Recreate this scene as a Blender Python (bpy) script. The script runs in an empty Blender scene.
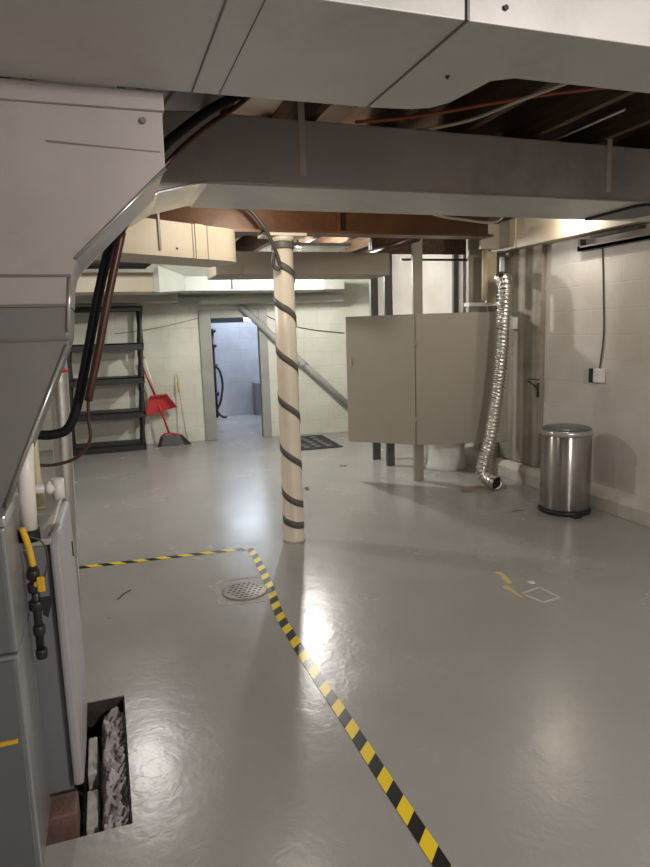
import bpy, bmesh, math, random
from mathutils import Vector, Matrix, noise
random.seed(7)
scn = bpy.context.scene
COL = scn.collection
PI = math.pi

# ------------------------------------------------------------------ camera
cd = bpy.data.cameras.new('camera'); cam = bpy.data.objects.new('camera', cd); COL.objects.link(cam)
R_ = Vector((0.94458, -0.32680, -0.03102)); U_ = Vector((0.08062, 0.13936, 0.98695)); F_ = Vector((0.31822, 0.93476, -0.15799))
cam.matrix_world = Matrix(((R_.x, U_.x, -F_.x, 0), (R_.y, U_.y, -F_.y, 0), (R_.z, U_.z, -F_.z, 1.5), (0, 0, 0, 1)))
cd.sensor_fit = 'VERTICAL'; cd.sensor_height = 36; cd.sensor_width = 27; cd.lens = 36 * 641.5 / 867
cd.clip_start = 0.05
scn.camera = cam

# ------------------------------------------------------------------ world, exposure
w = bpy.data.worlds.new('world'); scn.world = w; w.use_nodes = True
w.node_tree.nodes['Background'].inputs[0].default_value = (0.75, 0.85, 1.0, 1)
w.node_tree.nodes['Background'].inputs[1].default_value = 0.6
scn.view_settings.view_transform = 'Standard'; scn.view_settings.look = 'None'
scn.view_settings.exposure = 0.85; scn.view_settings.gamma = 1.0
scn.view_settings.use_curve_mapping = False

# ------------------------------------------------------------------ lamps (hanging bulbs: position, watts, colour, label, strength of bulb glass)
WARM = (1.0, 0.90, 0.76); NEUT = (1.0, 0.965, 0.91)
LAMPS = [
    ((3.565, 4.35, 2.41), 7, WARM, 'bare bulb beside the bright cream painted beam at the right wall'),
    ((2.15, 7.05, 2.34), 75, NEUT, 'bare bulb under the joists behind the cream post and the taupe duct'),
    ((0.98, 3.66, 2.34), 8, WARM, 'bare bulb in front of the red-brown beam, behind the grey cross duct'),
    ((0.12, 5.40, 2.36), 34, NEUT, 'bare bulb behind the angled cream duct towards the shelf'),
    ((1.7, -0.7, 2.30), 115, (1.0, 0.94, 0.90), 'bare bulb over the open floor on the near side of the wide overhead duct'),
]

# ------------------------------------------------------------------ materials
def mat(name, col, rough=0.6, metal=0.0, noise_scale=6, var=0.12, bump=0.0, bscale=60, spec=0.5, emit=None, stretch=(1, 1, 1), coat=0, rvar=0.0, dirt=None, dscale=1.5):
    m = bpy.data.materials.new(name); m.use_nodes = True
    nt = m.node_tree; N = nt.nodes; Lk = nt.links; b = N['Principled BSDF']
    tc = N.new('ShaderNodeTexCoord'); mp = N.new('ShaderNodeMapping'); mp.inputs['Scale'].default_value = stretch
    Lk.new(tc.outputs['Object'], mp.inputs[0])
    nz = N.new('ShaderNodeTexNoise'); nz.inputs['Scale'].default_value = noise_scale; nz.inputs['Detail'].default_value = 6
    Lk.new(mp.outputs[0], nz.inputs['Vector'])
    cr = N.new('ShaderNodeValToRGB')
    cr.color_ramp.elements[0].position = 0.3; cr.color_ramp.elements[1].position = 0.7
    cr.color_ramp.elements[0].color = tuple(c * (1 - var) for c in col) + (1,)
    cr.color_ramp.elements[1].color = tuple(min(1, c * (1 + var)) for c in col) + (1,)
    Lk.new(nz.outputs['Fac'], cr.inputs[0])
    out = cr.outputs[0]
    if dirt:
        n2 = N.new('ShaderNodeTexNoise'); n2.inputs['Scale'].default_value = dscale; n2.inputs['Detail'].default_value = 8; n2.inputs['Roughness'].default_value = 0.65
        Lk.new(tc.outputs['Object'], n2.inputs['Vector'])
        r2 = N.new('ShaderNodeValToRGB'); r2.color_ramp.elements[0].position = 0.52; r2.color_ramp.elements[1].position = 0.72
        Lk.new(n2.outputs['Fac'], r2.inputs[0])
        mx = N.new('ShaderNodeMixRGB'); mx.inputs[2].default_value = tuple(dirt) + (1,)
        Lk.new(r2.outputs[0], mx.inputs[0]); Lk.new(out, mx.inputs[1]); out = mx.outputs[0]
    Lk.new(out, b.inputs['Base Color'])
    b.inputs['Roughness'].default_value = rough; b.inputs['Metallic'].default_value = metal
    b.inputs['Specular IOR Level'].default_value = spec
    if rvar:
        mr = N.new('ShaderNodeMapRange'); mr.inputs['To Min'].default_value = max(0.02, rough - rvar); mr.inputs['To Max'].default_value = rough + rvar
        Lk.new(nz.outputs['Fac'], mr.inputs['Value']); Lk.new(mr.outputs[0], b.inputs['Roughness'])
    if coat: b.inputs['Coat Weight'].default_value = coat; b.inputs['Coat Roughness'].default_value = 0.1
    if bump:
        n3 = N.new('ShaderNodeTexNoise'); n3.inputs['Scale'].default_value = bscale; n3.inputs['Detail'].default_value = 4
        Lk.new(mp.outputs[0], n3.inputs['Vector'])
        bp = N.new('ShaderNodeBump'); bp.inputs['Strength'].default_value = bump; bp.inputs['Distance'].default_value = 0.01
        Lk.new(n3.outputs['Fac'], bp.inputs['Height']); Lk.new(bp.outputs[0], b.inputs['Normal'])
    if emit:
        b.inputs['Emission Color'].default_value = tuple(emit[:3]) + (1,); b.inputs['Emission Strength'].default_value = emit[3]
    return m

def floor_mat():
    m = bpy.data.materials.new('painted_concrete_floor'); m.use_nodes = True
    nt = m.node_tree; N = nt.nodes; Lk = nt.links; b = N['Principled BSDF']
    tc = N.new('ShaderNodeTexCoord')
    nz = N.new('ShaderNodeTexNoise'); nz.inputs['Scale'].default_value = 1.3; nz.inputs['Detail'].default_value = 7
    Lk.new(tc.outputs['Object'], nz.inputs['Vector'])
    cr = N.new('ShaderNodeValToRGB'); cr.color_ramp.elements[0].position = 0.3; cr.color_ramp.elements[1].position = 0.75
    cr.color_ramp.elements[0].color = (0.315, 0.308, 0.290, 1); cr.color_ramp.elements[1].color = (0.365, 0.356, 0.337, 1)
    Lk.new(nz.outputs['Fac'], cr.inputs[0])
    # small worn chips
    vz = N.new('ShaderNodeTexNoise'); vz.inputs['Scale'].default_value = 9; vz.inputs['Detail'].default_value = 10; vz.inputs['Roughness'].default_value = 0.6
    Lk.new(tc.outputs['Object'], vz.inputs['Vector'])
    r2 = N.new('ShaderNodeValToRGB'); r2.color_ramp.elements[0].position = 0.70; r2.color_ramp.elements[1].position = 0.74
    Lk.new(vz.outputs['Fac'], r2.inputs[0])
    mx = N.new('ShaderNodeMixRGB'); mx.inputs[2].default_value = (0.16, 0.15, 0.13, 1)
    Lk.new(r2.outputs[0], mx.inputs[0]); Lk.new(cr.outputs[0], mx.inputs[1]); Lk.new(mx.outputs[0], b.inputs['Base Color'])
    b.inputs['Roughness'].default_value = 0.3; b.inputs['Specular IOR Level'].default_value = 0.42
    mr = N.new('ShaderNodeMapRange'); mr.inputs['To Min'].default_value = 0.17; mr.inputs['To Max'].default_value = 0.34
    Lk.new(nz.outputs['Fac'], mr.inputs['Value']); Lk.new(mr.outputs[0], b.inputs['Roughness'])
    mp = N.new('ShaderNodeMapping'); mp.inputs['Scale'].default_value = (1, 1, 1); mp.inputs['Rotation'].default_value = (0, 0, 0.4)
    Lk.new(tc.outputs['Object'], mp.inputs[0])
    n3 = N.new('ShaderNodeTexNoise'); n3.inputs['Scale'].default_value = 20; n3.inputs['Detail'].default_value = 5; n3.inputs['Distortion'].default_value = 1.2
    n4 = N.new('ShaderNodeTexNoise'); n4.inputs['Scale'].default_value = 3.0; n4.inputs['Detail'].default_value = 2
    Lk.new(mp.outputs[0], n3.inputs['Vector']); Lk.new(mp.outputs[0], n4.inputs['Vector'])
    bp = N.new('ShaderNodeBump'); bp.inputs['Strength'].default_value = 0.09; bp.inputs['Distance'].default_value = 0.01
    bp2 = N.new('ShaderNodeBump'); bp2.inputs['Strength'].default_value = 0.12; bp2.inputs['Distance'].default_value = 0.03
    Lk.new(n3.outputs['Fac'], bp.inputs['Height']); Lk.new(n4.outputs['Fac'], bp2.inputs['Height'])
    Lk.new(bp2.outputs[0], bp.inputs['Normal']); Lk.new(bp.outputs[0], b.inputs['Normal'])
    return m

def block_mat(name, col, rough=0.65, axis='X', mortar=0.9, dirt=None):
    m = bpy.data.materials.new(name); m.use_nodes = True
    nt = m.node_tree; N = nt.nodes; Lk = nt.links; b = N['Principled BSDF']
    tc = N.new('ShaderNodeTexCoord'); sp = N.new('ShaderNodeSeparateXYZ'); cb = N.new('ShaderNodeCombineXYZ')
    Lk.new(tc.outputs['Object'], sp.inputs[0]); Lk.new(sp.outputs[axis], cb.inputs['X']); Lk.new(sp.outputs['Z'], cb.inputs['Y'])
    br = N.new('ShaderNodeTexBrick'); br.inputs['Scale'].default_value = 1.0
    br.inputs['Brick Width'].default_value = 0.4; br.inputs['Row Height'].default_value = 0.2
    br.inputs['Mortar Size'].default_value = 0.006; br.inputs['Mortar Smooth'].default_value = 0.5
    br.inputs['Color1'].default_value = tuple(col) + (1,)
    br.inputs['Color2'].default_value = tuple(c * 0.96 for c in col) + (1,)
    br.inputs['Mortar'].default_value = tuple(c * mortar for c in col) + (1,)
    Lk.new(cb.outputs[0], br.inputs['Vector'])
    nz = N.new('ShaderNodeTexNoise'); nz.inputs['Scale'].default_value = 2.2; nz.inputs['Detail'].default_value = 8
    Lk.new(tc.outputs['Object'], nz.inputs['Vector'])
    cr = N.new('ShaderNodeValToRGB'); cr.color_ramp.elements[0].position = 0.30; cr.color_ramp.elements[1].position = 0.6
    d = dirt or (0.82, 0.80, 0.76)
    cr.color_ramp.elements[0].color = tuple(d) + (1,); cr.color_ramp.elements[1].color = (1, 1, 1, 1)
    Lk.new(nz.outputs['Fac'], cr.inputs[0])
    mx = N.new('ShaderNodeMixRGB'); mx.blend_type = 'MULTIPLY'; mx.inputs[0].default_value = 1
    Lk.new(br.outputs['Color'], mx.inputs[1]); Lk.new(cr.outputs[0], mx.inputs[2]); Lk.new(mx.outputs[0], b.inputs['Base Color'])
    b.inputs['Roughness'].default_value = rough; b.inputs['Specular IOR Level'].default_value = 0.3
    bp = N.new('ShaderNodeBump'); bp.inputs['Strength'].default_value = 0.35; bp.inputs['Distance'].default_value = 0.006; bp.invert = True
    Lk.new(br.outputs['Fac'], bp.inputs['Height'])
    n3 = N.new('ShaderNodeTexNoise'); n3.inputs['Scale'].default_value = 40; Lk.new(tc.outputs['Object'], n3.inputs['Vector'])
    b2 = N.new('ShaderNodeBump'); b2.inputs['Strength'].default_value = 0.2; b2.inputs['Distance'].default_value = 0.005
    Lk.new(n3.outputs['Fac'], b2.inputs['Height']); Lk.new(bp.outputs[0], b2.inputs['Normal']); Lk.new(b2.outputs[0], b.inputs['Normal'])
    return m

def tape_mat():
    m = bpy.data.materials.new('hazard_tape_vinyl'); m.use_nodes = True
    nt = m.node_tree; N = nt.nodes; Lk = nt.links; b = N['Principled BSDF']
    uv = N.new('ShaderNodeUVMap'); uv.uv_map = 'UVMap'
    sp = N.new('ShaderNodeSeparateXYZ'); Lk.new(uv.outputs[0], sp.inputs[0])
    a = N.new('ShaderNodeMath'); a.operation = 'MULTIPLY_ADD'; a.inputs[1].default_value = 1.0
    Lk.new(sp.outputs['Y'], a.inputs[0]); Lk.new(sp.outputs['X'], a.inputs[2])
    dv = N.new('ShaderNodeMath'); dv.operation = 'DIVIDE'; dv.inputs[1].default_value = 0.15; Lk.new(a.outputs[0], dv.inputs[0])
    fr = N.new('ShaderNodeMath'); fr.operation = 'FRACT'; Lk.new(dv.outputs[0], fr.inputs[0])
    gt = N.new('ShaderNodeMath'); gt.operation = 'GREATER_THAN'; gt.inputs[1].default_value = 0.5; Lk.new(fr.outputs[0], gt.inputs[0])
    mx = N.new('ShaderNodeMixRGB'); mx.inputs[1].default_value = (0.012, 0.012, 0.012, 1); mx.inputs[2].default_value = (0.90, 0.66, 0.02, 1)
    Lk.new(gt.outputs[0], mx.inputs[0]); Lk.new(mx.outputs[0], b.inputs['Base Color'])
    b.inputs['Roughness'].default_value = 0.3
    return m

def steel_mat():
    m = mat('brushed_stainless', (0.42, 0.40, 0.38), 0.26, 1.0, 3, 0.04, stretch=(1, 1, 1))
    N = m.node_tree.nodes; b = N['Principled BSDF']
    b.inputs['Anisotropic'].default_value = 0.85; b.inputs['Anisotropic Rotation'].default_value = 0.25
    tg = N.new('ShaderNodeTangent'); tg.direction_type = 'RADIAL'; tg.axis = 'Z'
    m.node_tree.links.new(tg.outputs[0], b.inputs['Tangent'])
    return m

M = {}
M['floor'] = floor_mat()
M['wall'] = block_mat('cream_block_wall', (0.68, 0.695, 0.61), axis='X', dirt=(0.88, 0.87, 0.84))
M['wallY'] = block_mat('grey_plastered_wall', (0.62, 0.59, 0.545), axis='Y', mortar=0.985, dirt=(0.86, 0.82, 0.78))
M['wall_blue'] = block_mat('pale_blue_block_wall', (0.46, 0.47, 0.51), axis='X')
M['soot'] = mat('stained_pilaster', (0.30, 0.265, 0.22), 0.7, 0, 3, 0.25, 0.3, 30, stretch=(1, 6, 0.6), dirt=(0.20, 0.15, 0.10), dscale=2.5)
M['curb'] = mat('painted_curb', (0.50, 0.46, 0.41), 0.6, 0, 4, 0.12, 0.3, 25)
M['ceil'] = mat('dark_subfloor', (0.05, 0.03, 0.02), 0.8, 0, 5, 0.3)
M['joist'] = mat('old_joist_wood', (0.10, 0.06, 0.035), 0.7, 0, 5, 0.3, 0.3, 20, stretch=(8, 0.6, 8))
M['rust'] = mat('red_brown_steel_paint', (0.125, 0.052, 0.020), 0.42, 0.1, 4, 0.25, 0.2, 20)
M['duct'] = mat('dull_galvanised_sheet', (0.39, 0.355, 0.34), 0.38, 0.35, 2.5, 0.08, 0.08, 3, dirt=(0.28, 0.25, 0.235), dscale=1.6)
M['duct_light'] = mat('pale_galvanised_sheet', (0.52, 0.51, 0.49), 0.42, 0.25, 2.5, 0.06, 0.06, 3, dirt=(0.38, 0.36, 0.34), dscale=1.2)
M['duct_bright'] = mat('shiny_galvanised_sheet', (0.55, 0.55, 0.53), 0.28, 0.8, 4, 0.15, 0.35, 9, stretch=(1, 1, 1))
M['seam'] = mat('sheet_metal_seam', (0.16, 0.145, 0.135), 0.5, 0.4)
M['cream'] = mat('cream_painted_duct', (0.54, 0.475, 0.36), 0.5, 0.0, 3, 0.07, 0.08, 8)
M['brownduct'] = mat('taupe_painted_duct', (0.34, 0.30, 0.24), 0.55, 0.0, 3, 0.1)
M['whiteduct'] = mat('white_painted_duct', (0.50, 0.53, 0.49), 0.5, 0.0, 3, 0.06)
M['greyduct'] = mat('grey_green_duct', (0.36, 0.37, 0.33), 0.5, 0.1, 3, 0.08)
M['column'] = mat('cream_post_paint', (0.80, 0.72, 0.59), 0.36, 0, 5, 0.06, 0.15, 14)
M['greytape'] = mat('dark_grey_strap', (0.125, 0.115, 0.105), 0.5)
M['black'] = mat('black_plastic', (0.015, 0.015, 0.016), 0.45)
M['rubber'] = mat('black_rubber', (0.010, 0.010, 0.010), 0.6, spec=0.25, bump=0.3)
M['brownpipe'] = mat('brown_iron_pipe', (0.07, 0.028, 0.018), 0.35, 0.2)
M['furn'] = mat('grey_blue_enamel', (0.15, 0.16, 0.165), 0.32, 0.25, 2, 0.1)
M['furn_side'] = mat('light_steel_enamel', (0.27, 0.285, 0.29), 0.35, 0.3, 2, 0.1)
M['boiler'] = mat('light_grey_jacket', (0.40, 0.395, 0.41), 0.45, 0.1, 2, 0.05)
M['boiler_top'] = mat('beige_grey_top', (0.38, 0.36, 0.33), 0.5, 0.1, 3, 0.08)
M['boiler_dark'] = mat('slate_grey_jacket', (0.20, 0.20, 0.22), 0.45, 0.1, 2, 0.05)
M['pvc'] = mat('white_pvc', (0.80, 0.77, 0.72), 0.35)
M['cpvc'] = mat('ivory_pipe', (0.66, 0.58, 0.38), 0.4)
M['yellow'] = mat('yellow_plastic', (0.70, 0.42, 0.03), 0.4)
M['blackiron'] = mat('black_iron', (0.035, 0.033, 0.032), 0.4, 0.4)
M['steel'] = steel_mat()
M['foil'] = mat('crinkled_foil', (0.75, 0.73, 0.70), 0.22, 1.0, 8, 0.1, 0.5, 50)
M['panel'] = mat('taupe_board', (0.36, 0.325, 0.27), 0.5, 0, 1.2, 0.03)
M['post'] = mat('painted_stud', (0.33, 0.30, 0.25), 0.55, 0, 3, 0.1)
M['tan'] = mat('tan_board', (0.50, 0.43, 0.30), 0.55)
M['white'] = mat('white_plastic', (0.78, 0.77, 0.73), 0.35)
M['pale'] = mat('pale_blue_white', (0.70, 0.75, 0.74), 0.4)
M['doorframe'] = mat('grey_frame_paint', (0.30, 0.31, 0.28), 0.45, 0, 4, 0.1)
M['greypipe'] = mat('grey_painted_pipe', (0.40, 0.41, 0.39), 0.4)
M['wire'] = mat('dark_cable', (0.06, 0.055, 0.05), 0.5)
M['greywire'] = mat('grey_cable', (0.30, 0.30, 0.27), 0.5)
M['orangewire'] = mat('orange_cable', (0.25, 0.07, 0.03), 0.5)
M['whitewire'] = mat('pale_cable', (0.55, 0.50, 0.42), 0.5)
M['red'] = mat('red_plastic', (0.50, 0.025, 0.03), 0.4)
M['bristle'] = mat('grey_bristles', (0.14, 0.14, 0.14), 0.9, bump=0.5, stretch=(20, 20, 1))
M['tape'] = tape_mat()
M['drain'] = mat('painted_iron_cover', (0.30, 0.285, 0.25), 0.45, 0.1, 20, 0.12, 0.2, 40)
M['hole'] = mat('drain_slots', (0.02, 0.02, 0.018), 0.9)
M['patch'] = mat('rough_patch_mortar', (0.33, 0.315, 0.28), 0.6, 0, 12, 0.25, 0.6, 30, dirt=(0.24, 0.235, 0.215), dscale=7)
M['pit'] = mat('dark_pit_earth', (0.045, 0.038, 0.033), 0.95, 0, 20, 0.5, 0.8, 40)
M['rubble'] = mat('purple_grey_rubble', (0.42, 0.39, 0.40), 0.9, 0, 25, 0.4, 1.0, 50)
M['concrete'] = mat('pale_concrete', (0.48, 0.46, 0.44), 0.8, 0, 20, 0.2, 0.5, 40)
M['brick'] = mat('worn_red_brick', (0.20, 0.12, 0.10), 0.75, 0, 8, 0.25, 0.5, 40, dirt=(0.22, 0.06, 0.04), dscale=9)
M['border'] = mat('smoother_floor_paint', (0.31, 0.31, 0.29), 0.3, 0, 4, 0.05)
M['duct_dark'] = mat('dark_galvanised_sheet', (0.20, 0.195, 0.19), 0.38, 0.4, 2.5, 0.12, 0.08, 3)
M['shade_stud'] = mat('shaded_stud_paint', (0.10, 0.10, 0.09), 0.5)  # stud material with the shade at the back put into its colour
M['scrap_yellow'] = mat('old_yellow_tape', (0.60, 0.48, 0.22), 0.5)
M['scrap_white'] = mat('old_white_tape', (0.50, 0.49, 0.46), 0.5)
M['smudge'] = mat('dark_grit', (0.07, 0.065, 0.055), 0.8)
M['mat'] = mat('black_mat_rubber', (0.018, 0.018, 0.02), 0.6)
M['mat_light'] = mat('grey_mat_pile', (0.17, 0.17, 0.165), 0.9, bump=0.4)
M['sky'] = mat('daylight_pane', (0.8, 0.9, 1.0), 0.5, emit=(0.80, 0.90, 1.0, 5.0))
M['bulb'] = mat('bulb_glass', (1, 0.95, 0.85), 0.4, emit=(1.0, 0.88, 0.70, 14.0))
M['brass'] = mat('lamp_socket', (0.5, 0.42, 0.28), 0.4, 0.6)
M['strap'] = mat('strap_iron', (0.55, 0.47, 0.42), 0.45, 0.5)
M['glassy'] = mat('glossy_wrap', (0.55, 0.58, 0.58), 0.12, 0.7, 6, 0.3, 0.8, 9)

# ------------------------------------------------------------------ mesh helpers
def new_bm(): return bmesh.new()
def box(bm, x0, x1, y0, y1, z0, z1, mi=0, bev=0.0):
    vs = [bm.verts.new((x, y, z)) for z in (z0, z1) for y in (y0, y1) for x in (x0, x1)]
    fs = [(0, 2, 3, 1), (4, 5, 7, 6), (0, 1, 5, 4), (2, 6, 7, 3), (0, 4, 6, 2), (1, 3, 7, 5)]
    faces = [bm.faces.new([vs[i] for i in f]) for f in fs]
    for f in faces: f.material_index = mi
    if bev > 0:
        es = list({e for f in faces for e in f.edges})
        bmesh.ops.bevel(bm, geom=es, offset=bev, segments=2, profile=0.5, affect='EDGES', material=-1)
def prism(bm, poly, axis, a, b, mi=0, bev=0.0):
    def P(p, t):
        if axis == 'Y': return (p[0], t, p[1])
        if axis == 'X': return (t, p[0], p[1])
        return (p[0], p[1], t)
    A = [bm.verts.new(P(p, a)) for p in poly]; B = [bm.verts.new(P(p, b)) for p in poly]
    n = len(poly); fs = []
    fs.append(bm.faces.new(A)); fs.append(bm.faces.new(list(reversed(B))))
    for i in range(n):
        j = (i + 1) % n
        fs.append(bm.faces.new([A[i], B[i], B[j], A[j]]))
    for f in fs: f.material_index = mi
    if bev: bmesh.ops.bevel(bm, geom=list({e for f in fs for e in f.edges}), offset=bev, segments=2, profile=0.5, affect='EDGES')
    bmesh.ops.recalc_face_normals(bm, faces=bm.faces)
def smooth_path(pts, n=8):
    pts = [Vector(p) for p in pts]
    if len(pts) < 3: return pts
    q = [pts[0] * 2 - pts[1]] + pts + [pts[-1] * 2 - pts[-2]]
    out = []
    for i in range(1, len(q) - 2):
        for k in range(n):
            t = k / n; a, b, c, d = q[i - 1], q[i], q[i + 1], q[i + 2]
            out.append(0.5 * ((2 * b) + (c - a) * t + (2 * a - 5 * b + 4 * c - d) * t * t + (3 * b - a - 3 * c + d) * t ** 3))
    out.append(pts[-1]); return out
def tube(bm, pts, r, seg=12, mi=0, cap=True, smooth=True):
    pts = [Vector(p) for p in pts]; n = len(pts)
    rs = r if isinstance(r, (list, tuple)) else [r] * n
    t0 = (pts[1] - pts[0]).normalized()
    ref = Vector((0, 0, 1)) if abs(t0.z) < 0.9 else Vector((1, 0, 0))
    u = t0.cross(ref).normalized(); rings = []
    for i, p in enumerate(pts):
        t = (pts[min(i + 1, n - 1)] - pts[max(i - 1, 0)]).normalized()
        u = (u - t * u.dot(t)).normalized(); v = t.cross(u)
        rings.append([bm.verts.new(p + (u * math.cos(2 * PI * k / seg) + v * math.sin(2 * PI * k / seg)) * rs[i]) for k in range(seg)])
    for i in range(n - 1):
        for k in range(seg):
            f = bm.faces.new([rings[i][k], rings[i][(k + 1) % seg], rings[i + 1][(k + 1) % seg], rings[i + 1][k]])
            f.material_index = mi; f.smooth = smooth
    if cap:
        for rg in (list(reversed(rings[0])), rings[-1]):
            f = bm.faces.new(rg); f.material_index = mi
def lathe(bm, c, prof, seg=40, mi=0, sx=1, sy=1, cap=True):
    rings = [[bm.verts.new((c[0] + r * sx * math.cos(2 * PI * k / seg), c[1] + r * sy * math.sin(2 * PI * k / seg), c[2] + z)) for k in range(seg)] for r, z in prof]
    for i in range(len(prof) - 1):
        for k in range(seg):
            f = bm.faces.new([rings[i][k], rings[i][(k + 1) % seg], rings[i + 1][(k + 1) % seg], rings[i + 1][k]]); f.smooth = True; f.material_index = mi
    if cap:
        for rg in (list(reversed(rings[0])), rings[-1]):
            f = bm.faces.new(rg); f.material_index = mi
def obj(name, bm, mats, parent=None, loc=None, rot=None, autosmooth=False):
    me = bpy.data.meshes.new(name); bmesh.ops.recalc_face_normals(bm, faces=bm.faces); bm.to_mesh(me); bm.free()
    for m in (mats if isinstance(mats, (list, tuple)) else [mats]): me.materials.append(M[m] if isinstance(m, str) else m)
    o = bpy.data.objects.new(name, me); COL.objects.link(o)
    if parent:
        o.parent = parent
        if parent.get('abs'): o.location = Vector(o.location) - Vector(parent['abs'])
    if loc: o.location = loc
    if rot: o.rotation_euler = rot
    return o
def tag(o, label, cat, group=None, kind=None):
    o['label'] = label; o['category'] = cat
    if group: o['group'] = group
    if kind: o['kind'] = kind
    return o
def struct(name, bm, m, label=None, cat=None, **k):
    o = obj(name, bm, m, **k); o['kind'] = 'structure'
    if label: o['label'] = label
    if cat: o['category'] = cat
    return o
def thing(name, label, cat, base=(0, 0, 0), group=None, rot=None):
    # an Empty at the thing's base; children meshes are authored in world coordinates and shifted by `base`
    e = bpy.data.objects.new(name, None); COL.objects.link(e); e.location = base; e.empty_display_size = 0.1
    if rot: e.rotation_euler = rot
    tag(e, label, cat, group); return e
def part(name, bm, m, root, **k):
    o = obj(name, bm, m, **k); o.parent = root
    b = root.matrix_basis.inverted() if root.parent is None else None
    if b is not None and root.type == 'EMPTY':
        for v in o.data.vertices: v.co = b @ v.co
    return o
def sub(name, bm, m, p):
    o = obj(name, bm, m); o.parent = p; b = p.parent.matrix_basis.inverted()
    for v in o.data.vertices: v.co = b @ v.co
    return o
def local(name, bm, m, root):
    o = obj(name, bm, m); o.parent = root; return o
def mk(f, *a, **k):
    bm = new_bm(); f(bm, *a, **k); return bm

# ------------------------------------------------------------------ structure
XL, XR, YB0, CZ = -1.7, 3.8, -2.6, 2.68
def wy(x): return 9.33 - 0.136 * x              # line of the slightly skewed back wall
WANG = -math.atan(0.136)
PX0, PX1, PY0, PY1 = -0.42, -0.028, 1.90, 2.67    # floor pit
bm = new_bm()
for (a, b, c, d) in ((XL, PX0, YB0, 9.8), (PX1, 4.1, YB0, 9.8), (PX0, PX1, YB0, PY0), (PX0, PX1, PY1, 9.8)):
    box(bm, a, b, c, d, -0.15, 0.0)
box(bm, 0.9, 4.0, 9.8, 13.2, -0.15, 0.0)
struct('floor', bm, 'floor', 'grey glossy painted concrete floor', 'floor')
bm = new_bm(); box(bm, XL, 4.1, YB0, 9.8, CZ, CZ + 0.1)
struct('ceiling', bm, 'ceil', 'dark underside of the floor above', 'ceiling')
# back wall in its own frame: u along the wall, v = 0 at its face, z up
L2 = math.sqrt(1 + 0.136 ** 2)
def U(x): return x * L2
D0, D1, DH = 1.47, 2.13, 1.72
bm = new_bm()
box(bm, U(XL), U(D0), 0, 0.2, 0, CZ); box(bm, U(D1), U(XR + 0.05), 0, 0.2, 0, CZ); box(bm, U(D0), U(D1), 0, 0.2, DH, CZ)
bmesh.ops.remove_doubles(bm, verts=bm.verts, dist=0.0005)
struct('wall_back', bm, 'wall', 'cream painted block wall at the far end', 'wall', loc=(0, 9.33, 0), rot=(0, 0, WANG))
bm = mk(box, XR, XR + 0.2, YB0, 9.0, 0, CZ); struct('wall_right', bm, 'wallY', 'grey painted wall on the right', 'wall')
bm = mk(box, XL - 0.2, XL, YB0, 9.7, 0, CZ); struct('wall_left', bm, 'wallY', 'left basement wall', 'wall')
bm = mk(box, XL, XR, YB0 - 0.2, YB0, 0, CZ); struct('wall_front', bm, 'wallY', 'wall behind the viewpoint', 'wall')
# back room beyond the doorway
bm = new_bm(); box(bm, 1.0, 3.9, 11.75, 11.9, 0, 1.70); struct('wall_beyond', bm, 'wall_blue', 'pale bluish block wall seen through the doorway', 'wall')
bm = new_bm(); box(bm, 0.9, 1.0, 9.75, 13.1, 0, 2.6); struct('wall_beyond_left', bm, 'wall_blue')
bm = new_bm(); box(bm, 3.9, 4.0, 9.75, 13.1, 0, 2.6); struct('wall_beyond_right', bm, 'wall_blue')
bm = new_bm(); box(bm, 0.9, 4.0, 9.3, 13.2, 2.45, 2.5); struct('ceiling_beyond', bm, 'ceil')
bm = new_bm(); box(bm, 0.9, 4.0, 13.1, 13.2, 0, 2.6); struct('wall_beyond_far', bm, 'wall_blue')
# door frame
bm = new_bm()
v0, v1 = -0.03, 0.21
box(bm, U(1.31), U(D0), v0, v1, 0, 1.84, bev=0.006); box(bm, U(D1), U(2.25), v0, v1, 0, 1.84, bev=0.006); box(bm, U(D0) , U(D1), v0, v1, DH, 1.84, bev=0.006)
struct('door_1', bm, 'doorframe', 'grey painted frame of the open doorway in the back wall', 'door frame', loc=(0, 9.33, 0), rot=(0, 0, WANG))
# curb along the right wall and pilaster
prism_poly = [(3.69, 0.0), (3.69, 0.11), (3.72, 0.16), (3.80, 0.18), (3.80, 0.0)]
bm = mk(prism, prism_poly, 'Y', -2.6, 6.9, bev=0.006); struct('baseboard_right', bm, 'curb', 'rounded concrete curb along the right wall', 'curb')
bm = mk(box, 3.75, 3.80, 4.90, 5.9, 0.18, 2.45, bev=0.006); struct('trim_1', bm, 'soot', 'brown stained pilaster on the right wall', 'pilaster')
# pit lining
bm = new_bm()
box(bm, PX0, PX1, PY0, PY1, -0.17, -0.15); struct('trim_2', bm, 'pit', 'dirty bottom of the floor pit', 'pit')

# joists
first = None
JG = 'ceiling joists'
xs = [-1.45 + 0.41 * i for i in range(13)]
for x in xs:
    if first is None:
        first = obj('ceiling_joist', mk(box, -0.02, 0.02, YB0 + 0.01, 9.0, 2.47, CZ), 'joist'); first.location = (x, 0, 0); o = first
    else:
        o = first.copy(); COL.objects.link(o); o.location = (x, 0, 0)
    tag(o, 'dark wooden joist running towards the back wall under the floor above', 'joist', JG)

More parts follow.
